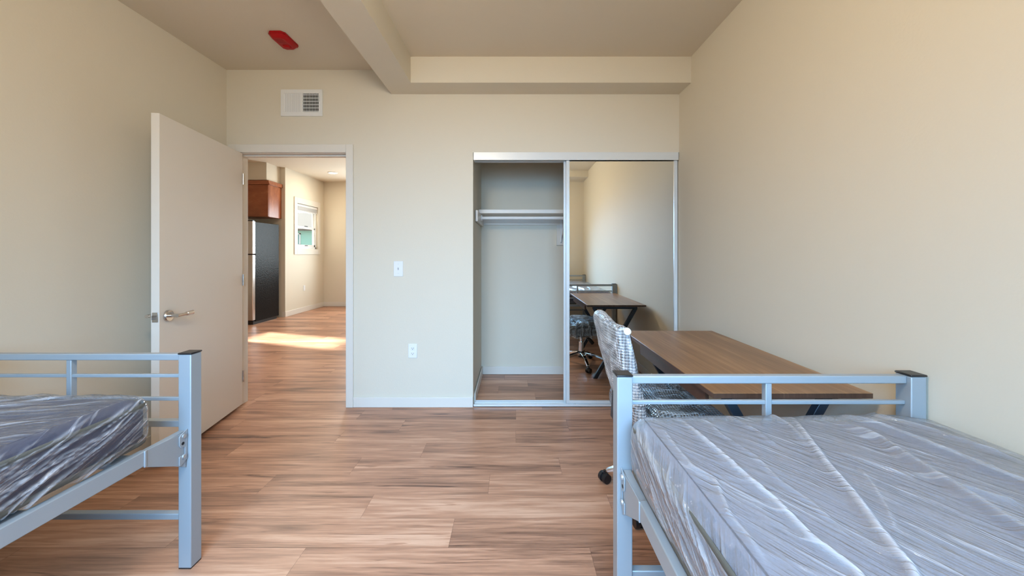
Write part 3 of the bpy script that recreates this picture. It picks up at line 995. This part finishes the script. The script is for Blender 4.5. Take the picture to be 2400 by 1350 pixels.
def make_mattress(label, cx, yfoot, folds_fn, mat_film, seed, top_mat, step=0.006, pull=((0.5, -0.85), (-0.4, -0.9)), group='film wrapped mattresses'):
    hx, hy, hz, z0 = 0.472, 0.955, 0.092, 0.556
    t = thing('mattress', label, 'mattress', (cx, yfoot - hy, z0), 0, group)
    P, N, Fc = shell(hx - 0.006, hy - 0.006, hz - 0.004, 0.056, 0.02, bottom=True)
    crown = 0.010 * np.clip(1 - (P[:, 0] / hx) ** 2, 0, 1) * np.clip(1 - (P[:, 1] / hy) ** 4, 0, 1)
    quilt = 0.004 * np.abs(np.sin(P[:, 0] * 26)) * np.abs(np.sin(P[:, 1] * 26))
    Pb = P.copy()
    Pb[:, 2] += np.where(N[:, 2] > 0.5, crown + quilt - 0.004, 0)
    core = np_mesh('ticking', Pb, Fc, M['navy'], t, loc=(0, 0, hz))
    core.data.materials.append(top_mat)
    nz = np.zeros(len(core.data.polygons) * 3, dtype=np.float32)
    core.data.polygons.foreach_get('normal', nz)
    core.data.polygons.foreach_set('material_index', (nz.reshape(-1, 3)[:, 2] > 0.75).astype(np.int32))
    for zz in (0.060, -0.066):
        a, b, rr = hx - 0.002, hy - 0.002, 0.06
        path = []
        for sx, sy, a0 in ((1, 1, 0), (-1, 1, 90), (-1, -1, 180), (1, -1, 270)):
            for k in range(7):
                an = R(a0 + 15 * k)
                path.append((sx * (a - rr) + rr * math.cos(an), sy * (b - rr) + rr * math.sin(an), zz))
        path.append(path[0])
        MB().sweep(path, [(x * 0.7, y * 1.5) for x, y in circ(0.006, 8)]).build('piping', M['piping'], t, smooth=True, loc=(0, 0, hz))
    # the film around it
    P, N, Fc = shell(hx + 0.004, hy + 0.004, hz + 0.004, 0.058, step)
    drop = np.clip(hz - 0.03 - P[:, 2], 0, 1)
    side_x = np.abs(N[:, 0]) > np.maximum(np.abs(N[:, 1]), 0.3)
    side_y = (~side_x) & (np.abs(N[:, 1]) > 0.3)
    U = P[:, :2].copy()
    U[:, 0] += np.where(side_x, np.sign(P[:, 0]) * drop, 0)
    U[:, 1] += np.where(side_y, np.sign(P[:, 1]) * drop, 0)
    disp, fold = fold_field(U, folds_fn(t.location, hx, hy, hz))
    disp += 0.010 * np.clip(1 - (P[:, 0] / hx) ** 2, 0, 1) * np.clip(1 - (P[:, 1] / hy) ** 4, 0, 1) * (N[:, 2] > 0.5)
    disp += 0.006 * (vnoise(P, (7, 3, 12), seed) - 0.35)
    disp += 0.003 * (vnoise(P, (30, 9, 30), seed + 1) - 0.4)
    sag = vnoise(P, (14, 5, 9), seed + 2)
    disp += np.where(side_x | side_y, 0.012 * (sag - 0.35), 0)
    disp = np.maximum(disp, -0.002)
    wob = 0.05 * (vnoise(P, (3, 3, 3), seed + 5) - 0.5)
    d_top, d_side = np.array(pull[0]) / np.hypot(*pull[0]), np.array(pull[1]) / np.hypot(*pull[1])
    d = np.where((side_x | side_y)[:, None], d_side, d_top)
    along = (U * d).sum(1)
    across = U[:, 0] * -d[:, 1] + U[:, 1] * d[:, 0] + wob
    np_mesh('plastic_cover', P + N * disp[:, None], Fc, mat_film, t, fold, loc=(0, 0, hz), along=along, across=across)
    return t

def on_top(px, z=0.747):
    """measured image position -> point on the mattress top (world x, y)"""
    s = (px[1] - CY) / (HC - z)
    return ((px[0] - CX) / s, F / s)

def folds_right(loc, hx, hy, hz):
    rng = random.Random(5)
    L = []
    def add(pix, amp, wid, milk):
        pts = [on_top(p) for p in pix]
        pts = [(x - loc.x, y - loc.y) for x, y in pts]
        L.append((pts, amp, wid, milk))
    add([(1585, 972), (1652, 1035), (1739, 1116), (1825, 1191), (1900, 1269), (2002, 1350), (2090, 1450)], 0.012, 0.0085, 0.75)
    add([(1850, 968), (1887, 1026), (1939, 1099), (2002, 1174), (2060, 1255), (2132, 1344), (2200, 1470)], 0.014, 0.010, 0.7)
    add([(1925, 970), (2060, 1038), (2147, 1099), (2233, 1156), (2320, 1214), (2400, 1266), (2520, 1350)], 0.020, 0.012, 0.2)
    add([(1962, 968), (2089, 1015), (2233, 1075), (2400, 1148), (2560, 1230)], 0.018, 0.012, 0.2)
    add([(2030, 968), (2180, 1010), (2400, 1085)], 0.010, 0.012, 0.2)
    add([(1640, 970), (1687, 1018), (1768, 1075), (1825, 1133), (1900, 1185), (1990, 1265)], 0.005, 0.006, 0.25)
    add([(1540, 985), (1580, 1044), (1623, 1093), (1675, 1125), (1710, 1208), (1753, 1257), (1820, 1347)], 0.006, 0.006, 0.3)
    add([(1800, 968), (1850, 1000), (1890, 1050)], 0.009, 0.008, 0.3)
    add([(1700, 972), (1770, 1012), (1830, 1060)], 0.005, 0.006, 0.2)
    add([(1950, 1060), (2060, 1100), (2160, 1130)], 0.005, 0.006, 0.30)
    add([(2010, 1095), (2050, 1150), (2080, 1200), (2108, 1270)], 0.002, 0.004, 0.25)
    add([(2220, 1140), (2300, 1165), (2400, 1195)], 0.009, 0.009, 0.15)
    for i in range(60):       # small creases along the same pull
        x, y = rng.uniform(-hx, hx), rng.uniform(-0.1, hy)
        an = R(rng.gauss(-35, 12))
        ln = rng.uniform(0.05, 0.2)
        pts = [(x + math.cos(an) * ln * k / 3 + rng.gauss(0, 0.003), y + math.sin(an) * ln * k / 3) for k in range(4)]
        L.append((pts, rng.uniform(0.0008, 0.002), rng.uniform(0.0035, 0.005), rng.uniform(0.0, 0.15)))
    for i in range(60):       # gathers down the side nearest the aisle
        y = rng.uniform(-0.2, hy)
        a = -hx - rng.uniform(-0.03, 0.06)
        ln = rng.uniform(0.10, 0.34)
        dy = -abs(rng.gauss(0.24, 0.06))
        pts = [(a - ln * 0.4 * k / 3, y + dy * k / 3 + rng.gauss(0, 0.003)) for k in range(4)]
        L.append((pts, rng.uniform(0.001, 0.004), rng.uniform(0.0035, 0.006), rng.uniform(0.1, 0.5)))
    return L

def folds_left(loc, hx, hy, hz):
    rng = random.Random(8)
    L = []
    for i in range(60):       # long pulls across the top, fanning out from the foot corner
        y0 = hy - rng.uniform(0.0, 1.0)
        x0 = hx - rng.uniform(-0.02, 0.3)
        an = R(rng.gauss(208, 10))
        ln = rng.uniform(0.3, 0.9)
        pts = [(x0 + math.cos(an) * ln * k / 4, y0 + math.sin(an) * ln * k / 4 + rng.gauss(0, 0.006)) for k in range(5)]
        L.append((pts, rng.uniform(0.003, 0.009), rng.uniform(0.004, 0.009), rng.uniform(0.15, 0.6)))
    for i in range(120):      # gathers slanting down the visible side
        y = rng.uniform(-0.3, hy)
        a = hx + rng.uniform(-0.03, 0.12)
        ln = rng.uniform(0.1, 0.34)
        dy = -abs(rng.gauss(0.26, 0.09))
        pts = [(a + ln * 0.35 * k / 3, y + dy * k / 3 + rng.gauss(0, 0.004)) for k in range(4)]
        L.append((pts, rng.uniform(0.002, 0.007), rng.uniform(0.002, 0.0045), rng.uniform(0.25, 0.9)))
    return L

make_mattress('dark blue mattress in crinkled clear film on the bed beside the open door', -1.7715, 1.318, folds_left, M['film_clear'], 3, M['navytop'], 0.005, ((-0.88, -0.47), (0.42, -0.9)))
make_mattress('blue grey mattress in milky plastic film on the bed in front of the desk', 0.8355, 1.150, folds_right, M['film'], 4, M['greytop'], 0.0045)

# ------------------------------------------------------------------ desk
DKX0, DKX1, DKY0, DKY1, DKZ = 0.724, 1.300, 1.312, 2.374, 0.740
dk = thing('desk', 'walnut desk with dark crossed steel legs along the right wall', 'desk', (DKX0, DKY0, 0))
dw, dl = DKX1 - DKX0, DKY1 - DKY0
top = MB().box(0, dw, 0, dl, DKZ - 0.019, DKZ).build('desktop', M['desk'], dk, bevel=0.002)
m = MB()
m.box(-0.0012, 0.0004, 0.0, dl, DKZ - 0.0185, DKZ - 0.0012).box(dw - 0.0004, dw + 0.0012, 0, dl, DKZ - 0.0185, DKZ - 0.0012)
m.box(0, dw, -0.0012, 0.0004, DKZ - 0.0185, DKZ - 0.0012).box(0, dw, dl - 0.0004, dl + 0.0012, DKZ - 0.0185, DKZ - 0.0012)
m.build('edge_band', M['desk_edge'], dk)
MB().box(0.022, 0.038, 0.10, dl - 0.24, DKZ - 0.085, DKZ - 0.0195).build('apron', M['desk_edge'], dk, bevel=0.001)
for yy in (0.085, dl - 0.085):
    MB().box(0.07, dw - 0.06, yy - 0.015, yy + 0.015, DKZ - 0.049, DKZ - 0.0195).build('crossbar', M['steel'], dk, bevel=0.002)
    for sx, oy in ((1, -0.0152), (-1, 0.0152)):
        xa, xb = (0.092, dw - 0.085) if sx > 0 else (dw - 0.085, 0.092)
        m = MB().prism([(xa - 0.02, yy + oy - 0.015, DKZ - 0.049), (xa + 0.02, yy + oy - 0.015, DKZ - 0.049), (xb + 0.02, yy + oy - 0.015, 0.0), (xb - 0.02, yy + oy - 0.015, 0.0)], (0, 0.03, 0))
        m.build('leg', M['steel'], dk, bevel=0.002)

# ------------------------------------------------------------------ office chair under bubble wrap
HX, HY = 0.76, 1.865
ch = thing('office_chair', 'black office chair with chrome base wrapped in bubble wrap at the desk', 'chair', (HX, HY, 0))
for i in range(5):
    an = R(85 + 72 * i)
    c, s_ = math.cos(an), math.sin(an)
    pts = [(c * r, s_ * r, z) for r, z in ((0.03, 0.128), (0.09, 0.125), (0.17, 0.108), (0.24, 0.082), (0.275, 0.066))]
    secs = [rect(0.024, 0.018), rect(0.020, 0.015), rect(0.017, 0.013), rect(0.015, 0.011), rect(0.013, 0.009)]
    lg = MB().sweep(pts, secs).build('base_leg', M['chrome'], ch, bevel=0.005, seg=3)
    cm = MB()
    px, py = c * 0.285, s_ * 0.285
    t = R(85 + 72 * i + 50)
    ax = Vector((-math.sin(t), math.cos(t), 0))
    ctr = Vector((px, py, 0.027))
    for sg in (-1, 1):
        cm.cyl(ctr + ax * sg * 0.006, ctr + ax * sg * 0.026, 0.0265, 0.0245, seg=24)
    cm.cyl(ctr - ax * 0.008, ctr + ax * 0.008, 0.020, seg=16)
    cm.cyl((px, py, 0.04), (px, py, 0.066), 0.007, seg=10)
    cm.build('caster', M['black'], ch, smooth=True)
MB().cyl((0, 0, 0.09), (0, 0, 0.155), 0.036, 0.030, seg=24).build('hub', M['black'], ch, smooth=True)
MB().cyl((0, 0, 0.15), (0, 0, 0.26), 0.025, seg=24).cyl((0, 0, 0.26), (0, 0, 0.35), 0.0145, seg=20).build('gas_cylinder', M['chrome'], ch, smooth=True)
mm = MB().box(-0.13, 0.11, -0.085, 0.085, 0.345, 0.385).box(-0.06, 0.07, -0.045, 0.045, 0.315, 0.35)
mm.cyl((0.06, 0.02, 0.32), (0.13, 0.02, 0.24), 0.02, seg=16)
mm.build('tilt_mechanism', M['black'], ch, bevel=0.006)
MB().cyl((0.03, -0.05, 0.355), (0.06, -0.27, 0.345), 0.006, seg=10).cyl((0.057, -0.25, 0.346), (0.063, -0.30, 0.343), 0.010, seg=10).build('lever', M['black'], ch, smooth=True)
# seat cushion
P, N, Fc = shell(0.235, 0.235, 0.038, 0.034, 0.02, bottom=True)
P[:, 2] += 0.016 * np.clip(1 - (P[:, 0] / 0.235) ** 2, 0, 1) * np.clip(1 - (P[:, 1] / 0.235) ** 2, 0, 1) * (N[:, 2] > 0.3)
np_mesh('seat', P, Fc, M['seat'], ch, loc=(0.045, 0, 0.428))
# back cushion: leans back, facing +X
def lean(P, x_top, x_bot, z_bot, z_top, shear_far=0.0):
    t = np.clip((P[:, 2] - z_bot) / (z_top - z_bot), -0.5, 1.2)
    P = P.copy()
    P[:, 0] += x_bot + (x_top - x_bot) * t
    return P
P, N, Fc = shell(0.018, 0.195, 0.19, 0.017, 0.02, bottom=True)
P[:, 2] += 0.70
P[:, 0] -= 0.02 * (1 - (P[:, 1] / 0.195) ** 2)
np_mesh('backrest', lean(P, -0.235, -0.165, 0.50, 0.90), Fc, M['seat'], ch)
MB().sweep([(-0.10, 0, 0.362), (-0.20, 0, 0.365), (-0.245, 0, 0.40), (-0.235, 0, 0.55), (-0.26, 0, 0.70)], rect(0.03, 0.008), up=(1, 0, 0.3)).build('back_bar', M['black'], ch, bevel=0.003)

def crumple(P, N, seed, a1, a2, s1=9.0, s2=28.0):
    f1 = vnoise(P, (s1,) * 3, seed)
    f2 = np.abs(vnoise(P, (s2, s2 * 0.6, s2 * 0.5), seed + 1) - 0.5) * 2
    f3 = np.abs(vnoise(P, (s1 * 1.6, s1 * 0.9, s1 * 1.2), seed + 2) - 0.5) * 2
    d = a1 * (f1 - 0.3) + a2 * (1 - f2) + a1 * 0.8 * np.clip(1 - 3 * f3, 0, 1)
    g = np.clip(1 - 5 * f3, 0, 1) * 0.8
    return P + N * d[:, None], g
# wrap around the back: a loose bag, narrower and drooping towards its lower far corner
P, N, Fc = shell(0.030, 0.226, 0.228, 0.028, 0.009, bottom=True)
P0 = P.copy()
P, g = crumple(P, N, 21, 0.010, 0.004)
zt = (P0[:, 2] + 0.228) / 0.456                       # 0 bottom, 1 top
yt = P0[:, 1] / 0.226                                 # -1 near the camera, +1 far
P[:, 1] = P[:, 1] * np.where(yt > 0, 0.62 + 0.38 * np.clip(zt * 1.9, 0, 1), 1.0)
P[:, 0] -= 0.018 * (1 - yt ** 2)
P[:, 2] += 0.683 + 0.005 * np.sin(P0[:, 1] * 20) * zt
np_mesh('back_wrap', lean(P, -0.262, -0.172, 0.47, 0.912), Fc, M['bubble'], ch, g)
# the rolled edge of the wrap with its round end
MB().sweep([(-0.243, -0.205, 0.905), (-0.238, -0.222, 0.85), (-0.215, -0.228, 0.72), (-0.185, -0.226, 0.56)], circ(0.011, 12), up=(1, 0, 0)).build('wrap_roll', M['bubble'], ch, smooth=True)
MB().cyl((-0.246, -0.235, 0.893), (-0.244, -0.215, 0.893), 0.0165, seg=24).build('frame_cap', M['white'], ch, bevel=0.003)
# wrap over the seat, open towards the front of the seat
P, N, Fc = shell(0.205, 0.255, 0.062, 0.05, 0.009)
P0 = P.copy()
P, g = crumple(P, N, 33, 0.026, 0.008, 8.0, 24.0)
P[:, 2] -= 0.03 * np.clip(np.abs(P0[:, 1]) / 0.255 - 0.7, 0, 1)
keep = ~((P0[Fc].mean(1)[:, 0] > 0.195))
np_mesh('seat_wrap', P, Fc[keep], M['bubble_seat'], ch, g, loc=(0.005, 0, 0.432))
